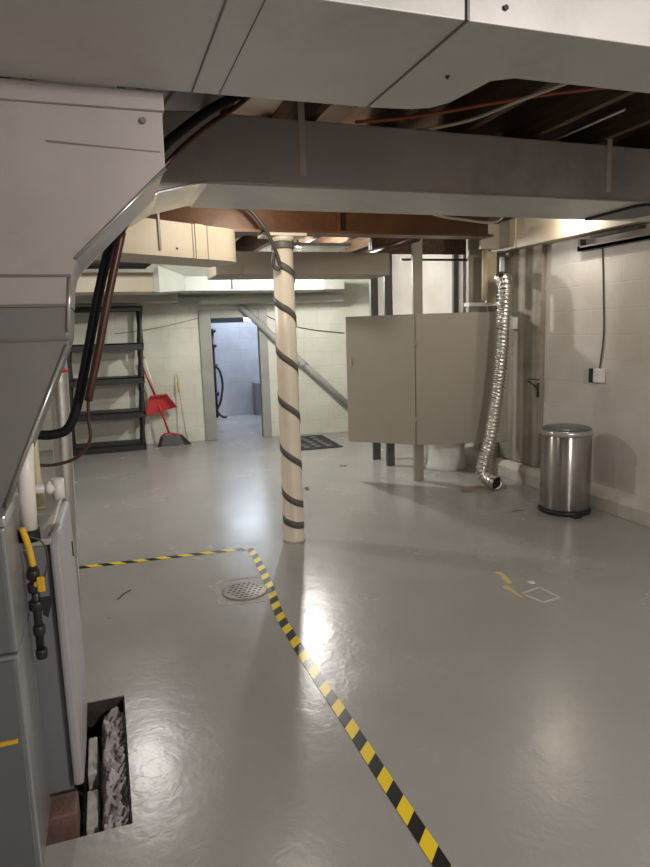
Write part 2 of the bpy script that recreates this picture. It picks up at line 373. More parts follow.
# ------------------------------------------------------------------ lamps
for i, (p, wts, colr, lab) in enumerate(LAMPS):
    t = thing('light_bulb', lab, 'light bulb', (p[0], p[1], p[2]))
    top = (2.68 if i != 99 else 2.5)
    part('socket', mk(lathe, (p[0], p[1], p[2] + 0.055), [(0.016, 0), (0.02, 0.01), (0.02, 0.05), (0.045, 0.06), (0.045, 0.08)], 20), 'brass', t)
    part('cord', mk(box, p[0] - 0.008, p[0] + 0.008, p[1] - 0.008, p[1] + 0.008, p[2] + 0.13, top), 'wire', t)
    part('glass_bulb', mk(lathe, (p[0], p[1], p[2]), [(0.004, -0.045), (0.022, -0.038), (0.032, -0.02), (0.034, 0), (0.028, 0.02), (0.018, 0.04), (0.015, 0.06)], 20), 'bulb', t)
    ld = bpy.data.lights.new('bulb_light', 'POINT'); ld.energy = wts; ld.color = colr; ld.shadow_soft_size = 0.05
    lo = bpy.data.objects.new('bulb_light', ld); COL.objects.link(lo); lo.parent = t; lo.location = (0, 0, -0.10)
# daylight from the window of the room beyond the door
t = obj('window_1', mk(box, 2.2, 3.6, 13.08, 13.1, 1.75, 2.35), 'sky'); t['kind'] = 'structure'; t['label'] = 'bright window high up in the room beyond the doorway'
ld = bpy.data.lights.new('daylight', 'AREA'); ld.energy = 50; ld.color = (0.72, 0.82, 1.0); ld.shape = 'RECTANGLE'; ld.size = 1.3; ld.size_y = 0.9
lo = bpy.data.objects.new('daylight', ld); COL.objects.link(lo); lo.location = (2.6, 11.0, 2.42); lo.rotation_euler = (math.radians(-14), 0, 0)

# ------------------------------------------------------------------ steel beam and post
t = thing('steel_beam', 'red-brown steel beam resting on the cream post', 'beam', (1.6, 4.35, 2.155))
bm = new_bm(); box(bm, 0.35, 2.83, 4.27, 4.43, 2.155, 2.172); box(bm, 0.35, 2.83, 4.27, 4.43, 2.445, 2.465); box(bm, 0.35, 2.83, 4.343, 4.357, 2.172, 2.445)
part('i_section', bm, 'rust', t)
bm = new_bm(); box(bm, 1.60, 1.615, 4.275, 4.343, 2.172, 2.445); part('stiffener', bm, 'rust', t)
cx, cy, cr_ = 1.218, 4.35, 0.0735
t = thing('support_post', 'cream round steel post wrapped in a dark spiral strap', 'post', (cx, cy, 0))
part('shaft', mk(lathe, (cx, cy, 0), [(0.082, 0), (0.080, 0.02), (cr_, 0.03), (cr_, 1.2), (cr_ - 0.004, 2.06)], 48), 'column', t)
bm = new_bm(); lathe(bm, (cx, cy, 2.06), [(0.075, 0), (0.075, 0.05), (0.085, 0.055), (0.085, 0.075)], 40); box(bm, cx - 0.15, cx + 0.15, cy - 0.085, cy + 0.085, 2.135, 2.155, bev=0.003)
part('cap_plate', bm, 'column', t)
part('collar', mk(lathe, (cx, cy, 2.055), [(0.077, 0), (0.079, 0.01), (0.079, 0.04), (0.077, 0.05)], 40), 'greytape', t)
# spiral strap: z at the front of each turn
fz = [2.20, 1.926, 1.647, 1.295, 0.963, 0.609, 0.298, 0.129, 0.041]
def zf(k):
    k = max(0, min(len(fz) - 1.001, k)); i = int(k); return fz[i] + (fz[i + 1] - fz[i]) * (k - i)
bm = new_bm(); prev = None; n = 64
for s in range(int(0.9 * n), int(8 * n) - 20):
    k = s / n; th = -PI / 2 + 2 * PI * (k - round(k)) ; th = -PI / 2 + 2 * PI * k
    z = zf(k); r = cr_ + 0.0035
    wv = 0.025
    c = Vector((cx + r * math.cos(th), cy + r * math.sin(th), 0))
    vs = [bm.verts.new((c.x, c.y, max(0.032, z - wv))), bm.verts.new((c.x, c.y, z + wv))]
    ri = r - 0.006
    vi = [bm.verts.new((cx + ri * math.cos(th), cy + ri * math.sin(th), max(0.032, z - wv))), bm.verts.new((cx + ri * math.cos(th), cy + ri * math.sin(th), z + wv))]
    if prev:
        for a, b, c2, d in ((prev[0], vs[0], vs[1], prev[1]), (prev[1], vs[1], vi[1], prev[3]), (prev[0], prev[2], vi[0], vs[0])):
            f = bm.faces.new([a, b, c2, d]); f.smooth = True
    prev = vs + vi
part('spiral_strap', bm, 'greytape', t)
bm = new_bm(); tube(bm, smooth_path([(0.80, 4.20, 2.34), (0.95, 4.19, 2.29), (1.06, 4.20, 2.17), (1.13, 4.235, 2.05), (1.165, 4.25, 1.95), (1.15, 4.255, 1.915), (1.125, 4.26, 1.95), (1.13, 4.25, 2.02)]), 0.013, 8)
tag(obj('hanging_cable', bm, 'wire'), 'dark cable looping down to the head of the cream post', 'cable')

# ------------------------------------------------------------------ near ducts
# wide top duct, runs across the top of the frame
t = thing('overhead_duct', 'wide pale metal duct crossing the top of the picture', 'duct', (0.5, 1.6, 2.15))
poly = [(-1.65, 1.315), (3.4, 1.315), (3.4, 1.57), (1.10, 1.565), (1.045, 1.60), (1.035, 1.70), (1.025, 1.78), (0.99, 1.835), (0.93, 1.86), (0.808, 1.87), (-1.65, 1.895)]
part('duct_body', mk(prism, poly, 'Z', 2.15, 2.46, bev=0.003), 'duct_light', t)
bm = new_bm(); box(bm, 0.797, 0.803, 1.308, 1.869, 2.1475, 2.46); part('seam', bm, 'seam', t)
bm = new_bm(); box(bm, 0.285, 0.289, 1.309, 1.88, 2.1475, 2.46); part('seam', bm, 'seam', t)
bm = new_bm(); box(bm, 0.36, 0.3625, 1.309, 1.88, 2.1485, 2.46); part('seam', bm, 'seam', t)
for p in ((0.89, 1.6), (0.86, 1.312)):
    bm = new_bm()
    if p[1] > 1.4: lathe(bm, (0.915, 1.60, 2.143), [(0.003, 0), (0.006, 0.004), (0.006, 0.008)], 12)
    else: tube(bm, [(0.895, 1.309, 2.185), (0.895, 1.316, 2.185)], 0.006, 10)
    part('screw', bm, 'blackiron', t)
bm = new_bm(); box(bm, 0.905, 0.935, 1.309, 1.316, 2.215, 2.24); part('clip', bm, 'duct_light', t)
# plenum on the left with tapered foot
t = thing('furnace_plenum', 'large dull grey sheet metal plenum above the furnace at the left edge', 'duct', (-0.5, 2.1, 1.05))
poly = [(-0.95, 2.145), (0.208, 2.145), (0.206, 1.955), (-0.045, 1.715), (-0.058, 1.69), (-0.066, 1.66), (-0.074, 1.592), (-0.95, 1.592)]
part('duct_body', mk(prism, poly, 'Y', 1.90, 2.33, bev=0.003), 'duct', t)
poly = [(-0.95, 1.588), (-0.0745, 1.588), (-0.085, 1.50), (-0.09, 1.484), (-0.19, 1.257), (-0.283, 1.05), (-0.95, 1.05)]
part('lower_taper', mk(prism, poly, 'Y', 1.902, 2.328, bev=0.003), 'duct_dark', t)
bm = new_bm(); box(bm, -0.95, 0.212, 1.884, 2.335, 2.10, 2.149, bev=0.003); part('collar', bm, 'duct', t)
for z0, x1 in ((1.668, -0.062), (1.59, -0.070), (1.50, -0.083)):
    bm = new_bm(); box(bm, -0.95, x1, 1.8955, 1.90, z0 - 0.0035, z0 + 0.0035); part('seam', bm, 'seam', t)
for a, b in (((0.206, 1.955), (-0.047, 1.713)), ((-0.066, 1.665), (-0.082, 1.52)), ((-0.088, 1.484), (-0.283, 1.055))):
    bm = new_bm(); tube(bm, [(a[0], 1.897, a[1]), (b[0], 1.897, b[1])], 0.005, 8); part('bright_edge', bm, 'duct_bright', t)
bm = new_bm(); prism(bm, [(-0.095, 2.012), (0.02, 2.006), (0.195, 1.999), (0.195, 1.996), (0.02, 2.002), (-0.09, 2.006)], 'Y', 1.898, 1.90); part('crease', bm, 'seam', t)
bm = new_bm(); tube(bm, [(0.155, 1.890, 2.075), (0.155, 1.902, 2.075)], 0.008, 12); part('screw', bm, 'seam', t)
# bright flange joining plenum and furnace
bm = new_bm(); box(bm, -0.95, -0.272, 1.80, 2.09, 1.02, 1.052, bev=0.006); part('bottom_flange', bm, 'duct_bright', t)

# cross duct (parallel to the back wall)
t = thing('cross_duct', 'long dull grey metal duct crossing below the joists in mid view', 'duct', (1.8, 3.15, 2.15))
def loft(bm, secs, mi=0):
    rings = [[bm.verts.new(p) for p in s] for s in secs]
    n = len(secs[0])
    for a, b in zip(rings, rings[1:]):
        for k in range(n): f = bm.faces.new([a[k], a[(k + 1) % n], b[(k + 1) % n], b[k]]); f.material_index = mi
    bm.faces.new(rings[0]); bm.faces.new(list(reversed(rings[-1])))
def sec(x, y0, y1, z0, z1): return [(x, y0, z0), (x, y1, z0), (x, y1, z1), (x, y0, z1)]
bm = new_bm(); loft(bm, [sec(0.56, 2.92, 3.42, 2.152, 2.44), sec(3.6, 2.96, 3.46, 2.152, 2.44)])
bmesh.ops.bevel(bm, geom=bm.edges[:], offset=0.006, segments=2, profile=0.5, affect='EDGES')
part('duct_body', bm, 'duct', t)
bm = new_bm(); loft(bm, [sec(0.10, 2.86, 3.36, 1.99, 2.40), sec(0.28, 2.89, 3.39, 2.10, 2.42), sec(0.46, 2.915, 3.415, 2.15, 2.438), sec(0.565, 2.918, 3.422, 2.151, 2.442)])
bmesh.ops.bevel(bm, geom=bm.edges[:], offset=0.004, segments=1, affect='EDGES')
part('elbow', bm, 'duct', t)
bm = new_bm(); loft(bm, [sec(0.10, 2.855, 3.37, 1.982, 1.989), sec(0.28, 2.885, 3.40, 2.092, 2.099), sec(0.46, 2.91, 3.42, 2.143, 2.149), sec(0.49, 2.912, 3.425, 2.145, 2.151)]); part('elbow_pan', bm, 'duct_bright', t)
bm = new_bm(); box(bm, 0.49, 3.6, 2.925, 3.465, 2.146, 2.1525); part('bottom_pan', bm, 'duct_light', t)
for x in (0.93, 2.675):
    bm = new_bm(); y = 2.925 + 0.0135 * (x - .56); box(bm, x - 0.015, x + 0.015, y - 0.009, y - 0.004, 2.20, 2.68); part('hanger_strap', bm, 'strap', t)
bm = new_bm(); prism(bm, [(2.93, 3.42), (2.90, 2.99), (2.93, 2.93), (3.25, 2.97), (3.20, 3.30)], 'Z', 2.130, 2.146, bev=0.003); part('outlet_grille', bm, 'black', t)

# ------------------------------------------------------------------ hoses in front of the cross duct
bm = new_bm(); tube(bm, smooth_path([(-0.262, 2.60, 1.149), (-0.20, 2.6, 1.145), (-0.145, 2.6, 1.165), (-0.105, 2.6, 1.25), (-0.055, 2.6, 1.43), (0.005, 2.6, 1.66), (0.08, 2.6, 1.89), (0.17, 2.55, 2.04), (0.27, 2.6, 2.19), (0.36, 2.6, 2.27), (0.48, 2.62, 2.36), (0.60, 2.65, 2.43)]), 0.018, 12)
tag(obj('insulated_hose', bm, 'rubber'), 'thick black insulated hose curving up beside the left plenum', 'hose')
bm = new_bm(); tube(bm, smooth_path([(-0.063, 2.54, 1.27), (-0.01, 2.54, 1.46), (0.042, 2.54, 1.66), (0.105, 2.54, 1.88)]), 0.015, 14)
tube(bm, smooth_path([(0.105, 2.54, 1.88), (0.20, 2.50, 2.03), (0.31, 2.50, 2.15), (0.42, 2.53, 2.25), (0.56, 2.60, 2.36), (0.64, 2.64, 2.43)]), 0.010, 10)
tube(bm, smooth_path([(-0.063, 2.54, 1.275), (-0.068, 2.54, 1.20), (-0.07, 2.54, 1.12), (-0.12, 2.54, 1.06), (-0.20, 2.54, 1.04), (-0.27, 2.54, 1.045)]), 0.006, 8)
tag(obj('refrigerant_line', bm, 'brownpipe'), 'reddish brown pipe running up along the black insulated hose', 'pipe')

# ------------------------------------------------------------------ furnace at the left
t = thing('furnace', 'dark grey furnace cabinet at the lower left edge', 'furnace', (-0.6, 1.95, 0))
bm = new_bm(); box(bm, -0.95, -0.277, 1.80, 2.09, 0.0, 0.665, bev=0.005); part('lower_cabinet', bm, ['furn_side'], t)
bm = new_bm(); box(bm, -0.95, -0.277, 1.80, 2.09, 0.672, 1.018, bev=0.005); part('upper_cabinet', bm, ['furn_side'], t)
bm = new_bm(); box(bm, -0.94, -0.287, 1.788, 1.799, 0.02, 0.655, bev=0.004); fd = part('door', bm, ['furn'], t)
bm = new_bm(); box(bm, -0.94, -0.287, 1.788, 1.799, 0.68, 1.01, bev=0.004); part('door', bm, ['furn'], t)
bm = new_bm(); box(bm, -0.42, -0.30, 1.784, 1.787, 0.42, 0.432); sub('yellow_sticker', bm, 'yellow', fd)
# grey boiler behind it
t = thing('boiler', 'light grey boiler jacket straddling the floor pit behind the furnace', 'boiler', (-0.45, 2.4, -0.02))
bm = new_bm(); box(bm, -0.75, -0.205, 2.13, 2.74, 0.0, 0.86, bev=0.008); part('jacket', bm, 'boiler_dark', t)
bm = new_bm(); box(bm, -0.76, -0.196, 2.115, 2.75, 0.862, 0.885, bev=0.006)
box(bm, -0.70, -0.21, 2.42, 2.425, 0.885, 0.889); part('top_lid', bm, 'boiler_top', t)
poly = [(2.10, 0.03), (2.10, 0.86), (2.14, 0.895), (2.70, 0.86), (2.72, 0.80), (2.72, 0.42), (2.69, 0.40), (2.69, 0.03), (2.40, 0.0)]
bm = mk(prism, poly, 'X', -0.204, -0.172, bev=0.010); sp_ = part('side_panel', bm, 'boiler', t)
bm = new_bm(); box(bm, -0.176, -0.168, 2.60, 2.61, 0.66, 0.72); sub('handle', bm, 'black', sp_)
bm = new_bm(); lathe(bm, (-0.30, 2.28, 0.889), [(0.05, 0), (0.055, 0.005), (0.055, 0.03), (0.045, 0.04)], 28); part('flue_cap', bm, 'black', t)
# brick under it in the pit
bm = new_bm(); box(bm, -0.30, -0.195, 2.02, 2.13, -0.15, -0.003, bev=0.006); tag(obj('support_brick', bm, 'brick'), 'worn reddish brick under the near corner of the grey boiler', 'brick')
bm = new_bm(); box(bm, -0.35, -0.30, 2.58, 2.63, -0.15, -0.003, bev=0.006); 
tag(obj('support_brick', bm, 'brick'), 'brick under the far end of the grey boiler in the pit', 'brick')
# pit contents
def rock(name, c, s, m, lab, seed, sub=3, sharp=0.35, cat='rubble'):
    bm = new_bm(); bmesh.ops.create_icosphere(bm, subdivisions=sub, radius=1)
    for v in bm.verts:
        n0 = noise.noise(v.co * 1.6 + Vector((seed, 0, 0))) * sharp + noise.noise(v.co * 4.5 + Vector((seed, 3, 0))) * sharp * 0.5
        v.co = v.co * (1 + n0); v.co = Vector((c[0] + v.co.x * s[0], c[1] + v.co.y * s[1], max(-0.149, c[2] + v.co.z * s[2])))
    for f in bm.faces: f.smooth = True
    return bm
bm = new_bm()
nx_, ny_ = 34, 240; G = []
for j in range(ny_ + 1):
    row = []
    for i in range(nx_ + 1):
        u = i / nx_; v = j / ny_
        yy = 1.915 + 0.735 * v
        x = -0.128 + 0.092 * u + 0.014 * noise.noise(Vector((yy * 14, 0, 3.1))) * (1 - u)
        q = Vector((x, yy, 0))
        h = abs(noise.noise(q * 24)) * 2.2 ; h2 = abs(noise.noise(q * 55 + Vector((5, 2, 1)))) * 1.6; h3 = noise.noise(q * 150)
        edge = min(1.0, u * 5) ; edge = edge ** 0.5 * min(1, (1 - v) * 30, v * 30 + 0.05)
        z = -0.148 + edge * (0.098 + 0.038 * h + 0.016 * h2 + 0.002 * h3 + 0.02 * noise.noise(q * 7))
        row.append(bm.verts.new((x + 0.001 * h3, yy, z)))
    G.append(row)
for j in range(ny_):
    for i in range(nx_):
        f = bm.faces.new([G[j][i], G[j][i + 1], G[j + 1][i + 1], G[j + 1][i]]); f.smooth = True
ext = bmesh.ops.extrude_face_region(bm, geom=bm.faces[:])
for e_ in ext['geom']:
    if isinstance(e_, bmesh.types.BMVert): e_.co.z = -0.1495
tag(obj('rubble', bm, 'rubble'), 'lumpy purplish grey insulation rubble heaped along the right side of the pit', 'rubble', kind='stuff')
bm = new_bm(); box(bm, -0.172, -0.14, 2.27, 2.50, -0.15, -0.055, bev=0.004); tag(obj('concrete_block', bm, 'concrete'), 'pale narrow concrete block in the pit, farther of the two', 'block')
bm = new_bm(); box(bm, -0.172, -0.136, 2.00, 2.19, -0.15, -0.06, bev=0.004); tag(obj('concrete_block', bm, 'concrete'), 'pale narrow concrete block in the pit, nearer of the two', 'block')
bm = new_bm(); box(bm, PX0, PX1 - 0.006, PY1 - 0.006, PY1, -0.15, -0.004); box(bm, PX1 - 0.006, PX1, PY0, PY1, -0.15, -0.004)
o = obj('trim_3', bm, 'pit'); o['kind'] = 'structure'

# pvc, gas line, pipes by the furnace
t = thing('vent_pipe', 'white plastic vent pipe rising into the plenum between furnace and boiler', 'pipe', (-0.245, 2.05, 0.93))
bm = new_bm(); tube(bm, [(-0.249, 2.05, 0.94), (-0.243, 2.05, 1.10), (-0.236, 2.05, 1.20)], 0.024, 20); part('tube', bm, 'pvc', t)
bm = new_bm(); tube(bm, [(-0.25, 2.05, 0.905), (-0.249, 2.05, 0.94)], 0.030, 20); part('black_coupling', bm, 'rubber', t)
t = thing('gas_line', 'black iron gas pipe with yellow tag and orange valve handle', 'gas pipe', (-0.25, 2.0, 0.55))
bm = new_bm(); tube(bm, smooth_path([(-0.262, 2.0, 0.96), (-0.25, 2.0, 0.90), (-0.243, 2.0, 0.84)]), 0.0095, 12); part('yellow_sleeve', bm, 'yellow', t)
bm = new_bm(); tube(bm, [(-0.243, 2.0, 0.84), (-0.247, 2.0, 0.56)], 0.012, 14)
for z, r in ((0.815, 0.018), (0.775, 0.020), (0.72, 0.022), (0.64, 0.018), (0.565, 0.017)): lathe(bm, (-0.245, 2.0, z - 0.015), [(r * 0.85, 0), (r, 0.004), (r, 0.026), (r * 0.85, 0.03)], 16)
part('iron_pipe', bm, 'blackiron', t)
bm = new_bm(); box(bm, -0.236, -0.214, 1.975, 1.985, 0.765, 0.812, bev=0.004); tube(bm, [(-0.236, 1.98, 0.79), (-0.236, 2.0, 0.79)], 0.008, 10); part('valve_handle', bm, 'yellow', t)
bm = new_bm(); prism(bm, [(-0.232, 0.745), (-0.196, 0.745), (-0.215, 0.68), (-0.228, 0.69)], 'Y', 1.985, 1.99); part('bracket', bm, 'blackiron', t)
bm = new_bm(); tube(bm, smooth_path([(-0.255, 2.02, 0.93), (-0.215, 2.03, 0.90), (-0.205, 2.03, 0.84), (-0.225, 2.02, 0.78)]), 0.003, 6); part('ignition_wire', bm, 'wire', t)
t = thing('drain_tee', 'white plastic pipe tee lying above the beige boiler top', 'pipe fitting', (-0.2, 2.4, 0.96))
bm = new_bm(); tube(bm, [(-0.34, 2.4, 0.985), (-0.185, 2.4, 0.985)], 0.018, 16); tube(bm, [(-0.185, 2.4, 0.945), (-0.185, 2.4, 1.015)], 0.021, 16); tube(bm, [(-0.225, 2.4, 0.985), (-0.205, 2.4, 0.985)], 0.022, 16)
part('tee_body', bm, 'pvc', t)
bm = new_bm(); tube(bm, [(-0.34, 2.4, 0.889), (-0.34, 2.4, 0.985)], 0.018, 14); part('riser', bm, 'pvc', t)
bm = new_bm(); tube(bm, [(-0.262, 2.52, 0.889), (-0.262, 2.52, 1.0), (-0.258, 2.52, 1.16), (-0.258, 2.52, 1.30)], [0.022, 0.014, 0.012, 0.012], 14)
tag(obj('ivory_pipe', bm, 'cpvc'), 'thin ivory pipe standing on the beige boiler top', 'pipe')
t = thing('flue_pipe', 'round galvanised flue pipe with a red band standing behind the boiler', 'flue pipe', (-0.19, 2.95, 0))
bm = new_bm(); tube(bm, [(-0.235, 2.98, 0.0), (-0.20, 2.98, 0.9), (-0.185, 2.98, 1.36), (-0.185, 2.98, 1.9)], 0.040, 24); part('pipe', bm, 'duct_bright', t)
bm = new_bm(); tube(bm, [(-0.185, 2.98, 1.36), (-0.185, 2.98, 1.375)], 0.042, 24); part('red_band', bm, 'red', t)

# ------------------------------------------------------------------ hazard tape
pts = [(-0.278, 4.388), (0.261, 4.345), (0.736, 4.309), (0.845, 4.285)]
pts2 = [(0.875, 4.30), (0.871, 4.085), (0.852, 3.78), (0.829, 3.515), (0.799, 3.286), (0.783, 3.078), (0.78, 2.899), (0.778, 2.706), (0.779, 2.461), (0.784, 2.169), (0.785, 1.792), (0.789, 1.425), (0.788, 1.0), (0.788, 0.4)]
t = thing('hazard_tape', 'yellow and black striped hazard tape laid on the floor in an L', 'tape', (0.8, 3, 0))
for pp, z, sgn in ((pts, 0.0, 1), (pts2, 0.0007, 1)):
    sp = smooth_path([(p[0], p[1], 0) for p in pp], 6)
    bm = new_bm(); uvl = bm.loops.layers.uv.new('UVMap'); hw = 0.025; rows = []; s = 0.0
    for i, p in enumerate(sp):
        a = sp[max(0, i - 1)]; b = sp[min(len(sp) - 1, i + 1)]; d = (b - a).normalized(); nn = Vector((-d.y, d.x, 0))
        if i: s += (p - sp[i - 1]).length
        rows.append((bm.verts.new(p + nn * hw + Vector((0, 0, 0.0012 + z))), bm.verts.new(p - nn * hw + Vector((0, 0, 0.0012 + z))), s))
    for A, B in zip(rows, rows[1:]):
        f = bm.faces.new([A[0], A[1], B[1], B[0]])
        for lp, uvv in zip(f.loops, ((A[2], hw), (A[2], -hw), (B[2], -hw), (B[2], hw))): lp[uvl].uv = uvv
    o = part('tape_strip', bm, 'tape', t)
    sd = o.modifiers.new('thick', 'SOLIDIFY'); sd.thickness = 0.0006; sd.offset = 1

# ------------------------------------------------------------------ floor drain
dx, dy = 0.682, 3.555
t = thing('floor_drain', 'round painted drain cover with rows of slots beside the tape', 'drain', (dx, dy, 0))
part('cover', mk(lathe, (dx, dy, 0), [(0.132, 0.0), (0.132, 0.006), (0.126, 0.009), (0.0, 0.009)], 56, cap=False), 'drain', t)
bm = new_bm()
for i in range(-3, 4):
    for j in range(-3, 4):
        x = i * 0.032 + (0.016 if j % 2 else 0); yv = j * 0.032
        if math.hypot(x, yv) < 0.108:
            a = 0.6 if (i + j) % 2 else -0.5
            ca, sa = math.cos(a), math.sin(a)
            q = [(-0.008, -0.0045), (0.008, -0.0045), (0.008, 0.0045), (-0.008, 0.0045)]
            prism(bm, [(dx + x + px * ca - py * sa, dy + yv + px * sa + py * ca) for px, py in q], 'Z', 0.0085, 0.0096)
part('slots', bm, 'hole', t)
bm = new_bm(); rngp = random.Random(5)
poly = [(0.50, 3.42), (0.60, 3.385), (0.76, 3.37), (0.74, 3.40), (0.62, 3.42), (0.555, 3.45), (0.545, 3.70), (0.60, 3.76), (0.80, 3.745), (0.80, 3.765), (0.58, 3.785), (0.525, 3.74), (0.49, 3.72), (0.515, 3.60)]
prism(bm, poly, 'Z', 0.0, 0.0012); part('mortar_patch', bm, 'patch', t)

# scraps and marks on the floor
def flat(name, poly, m, lab, cat, z=0.0022, grp=None, hole=None):
    bm = new_bm(); prism(bm, poly, 'Z', 0.0, z); return tag(obj(name, bm, m), lab, cat, grp)
flat('tape_scrap', [(2.165, 3.23), (2.21, 3.22), (2.20, 3.14), (2.175, 3.05), (2.145, 3.04), (2.155, 3.13), (2.18, 3.17)], 'scrap_yellow', 'torn yellowish tape scrap on the open floor, farther of two', 'tape scrap')
flat('tape_scrap', [(2.10, 3.03), (2.125, 3.025), (2.115, 2.94), (2.11, 2.85), (2.09, 2.86), (2.09, 2.96), (2.075, 3.0)], 'scrap_yellow', 'torn yellowish tape scrap on the open floor, nearer of two', 'tape scrap')
flat('paint_chip', [(2.262, 3.03), (2.30, 3.02), (2.29, 2.985), (2.262, 2.99)], 'white', 'small bright white chip beside the white tape outline on the floor', 'paint chip')
bm = new_bm()
q = [(2.13, 2.90), (2.275, 2.93), (2.285, 2.77), (2.165, 2.755)]
for a, b in zip(q, q[1:] + q[:1]):
    d = Vector((b[0] - a[0], b[1] - a[1])).normalized(); nn = Vector((-d.y, d.x)) * 0.009
    prism(bm, [(a[0] + nn.x, a[1] + nn.y), (b[0] + nn.x, b[1] + nn.y), (b[0] - nn.x, b[1] - nn.y), (a[0] - nn.x, a[1] - nn.y)], 'Z', 0, 0.002)
tag(obj('tape_outline', bm, 'scrap_white'), 'worn white tape square outline on the open floor', 'tape mark')
flat('grit_smear', [(-0.035, 3.73), (-0.02, 3.735), (0.01, 3.80), (0.05, 3.84), (0.048, 3.86), (0.0, 3.81)], 'smudge', 'thin dark scrape on the floor left of the drain', 'scrape')
flat('grit_smear', [(1.73, 5.70), (1.77, 5.72), (1.80, 5.85), (1.75, 5.82)], 'smudge', 'small dark debris on the floor just behind the wrapped post', 'debris')
flat('grit_smear', [(2.40, 6.60), (2.47, 6.57), (2.50, 6.62), (2.43, 6.64)], 'smudge', 'small dark debris on the floor before the taupe enclosure door', 'debris')
flat('grit_smear', [(3.05, 4.30), (3.16, 4.28), (3.15, 4.295), (3.08, 4.315)], 'smudge', 'thin dark scrape on the floor left of the steel bin', 'scrape')
flat('dirt_stain', [(3.0, 5.0), (3.2, 4.9), (3.45, 4.95), (3.62, 5.2), (3.66, 5.6), (3.5, 5.5), (3.3, 5.2), (3.1, 5.15)], M['soot'], 'brown dirt stain on the floor around the foil hose outlet', 'stain', z=0.0012)

# ------------------------------------------------------------------ door mat
t = thing('door_mat', 'black rubber mat with a grey grid on the floor before the back wall', 'mat', (2.5, 8.3, 0))
bm = new_bm(); prism(bm, [(2.30, 7.72), (2.86, 7.70), (2.92, 8.74), (2.40, 8.80)], 'Z', 0, 0.010, bev=0.002); part('border', bm, 'mat', t)
bm = new_bm()
for i in range(5):
    for j in range(3):
        x0 = 2.38 + 0.15 * j; y0 = 7.80 + 0.175 * i; prism(bm, [(x0, y0), (x0 + 0.075, y0 + 0.03), (x0 + 0.09, y0 + 0.12), (x0 + 0.01, y0 + 0.13)], 'Z', 0.0095, 0.0125)
part('pile_squares', bm, 'mat_light', t)

# ------------------------------------------------------------------ mid ducts
# angled cream duct, right end rounded
t = thing('cream_duct', 'cream painted duct with rounded end running at an angle on the left', 'duct', (0.4, 5.0, 2.05))
import mathutils
A = Vector((-0.368, 3.45)); B = Vector((0.79, 4.11)); d = (B - A).normalized(); nn = Vector((-d.y, d.x))
poly = [A, B]
Cc = B + nn * 0.16
for k in range(1, 9):
    a = -PI / 2 + (PI / 2) * k / 8
    poly.append(Cc + d * (0.16 * math.cos(a)) + nn * (0.16 * math.sin(a)))
poly += [Cc + d * 0.16 + nn * 0.22, A + nn * 0.38]
bm = mk(prism, [(p.x, p.y) for p in poly], 'Z', 1.952, 2.15)
part('duct_body', bm, 'cream', t)
def strip_on(A, d, s, w0, z0, z1, off=0.004):
    p = A + d * s; q = A + d * (s + w0); nrm = Vector((d.y, -d.x)) * off
    return [(p.x, p.y), (q.x, q.y), (q.x + nrm.x, q.y + nrm.y), (p.x + nrm.x, p.y + nrm.y)]
bm = new_bm(); prism(bm, strip_on(A, d, 1.09, 0.06, 0, 0, 0.006), 'Z', 1.950, 2.152); part('joint_band', bm, 'cream', t)
for s in (1.07, 1.18): 
    bm = new_bm(); prism(bm, strip_on(A, d, s, 0.007, 0, 0, 0.003), 'Z', 1.952, 2.15); part('seam', bm, 'brownduct', t)
bm = new_bm(); prism(bm, strip_on(A, d, 0.83, 0.014, 0, 0, 0.008), 'Z', 1.98, 2.68); part('hanger_strap', bm, 'seam', t)
bm = new_bm(); prism(bm, strip_on(A, d, 0.95, 0.010, 0, 0, 0.004), 'Z', 1.995, 2.005); part('screw', bm, 'blackiron', t)
# taupe duct
t = thing('taupe_duct', 'taupe painted duct passing behind the wrapped post', 'duct', (1.8, 5.7, 1.98))
bm = new_bm(); box(bm, 0.95, 2.55, 5.5, 5.95, 1.985, 2.185, bev=0.01); part('duct_body', bm, 'brownduct', t)
# low cream duct and white duct at the back
t = thing('low_cream_duct', 'short cream duct section below the angled duct at the left', 'duct', (0.2, 7, 1.96))
bm = new_bm(); box(bm, -1.3, 0.56, 7.0, 7.5, 1.955, 2.15, bev=0.006); part('duct_body', bm, 'cream', t)
bm = new_bm(); loft(bm, [sec(0.56, 7.0, 7.5, 1.955, 2.15), sec(0.62, 7.02, 7.5, 1.95, 2.22), sec(0.998, 7.95, 8.3, 2.025, 2.20)]); part('reducer', bm, 'greyduct', t)
bm = new_bm(); tube(bm, [(-1.69, 6.6, 2.21), (0.46, 6.6, 2.21), (0.53, 6.6, 2.26), (0.55, 6.6, 2.47)], 0.065, 16); tag(obj('gap_shade_pipe', bm, 'rubber'), 'black horizontal pipe thickened to darken the gap above the low cream duct', 'pipe')  # pipe made thick and matte black so the gap reads as shade
t = thing('white_duct', 'white painted duct running along the top of the back wall', 'duct', (1.8, 8.2, 2.02))
bm = new_bm(); box(bm, 1.0, 2.78, 8.0, 8.5, 2.025, 2.20, bev=0.006); part('duct_body', bm, 'whiteduct', t)
bm = new_bm(); box(bm, 2.784, 3.06, 8.01, 8.5, 2.03, 2.195, bev=0.006); part('end_section', bm, 'greyduct', t)
bm = new_bm(); box(bm, 1.57, 1.585, 7.99, 7.999, 2.04, 2.42); part('hanger_strap', bm, 'wire', t)
bm = new_bm(); box(bm, -1.6, 0.98, 8.55, 8.95, 1.93, 2.10, bev=0.006)
tag(obj('grey_duct', bm, 'greyduct'), 'grey-green duct on the back wall above the black shelf unit', 'duct')
bm = mk(box, U(0.98), U(3.3), -0.34, -0.002, 1.90, 2.0, bev=0.006)
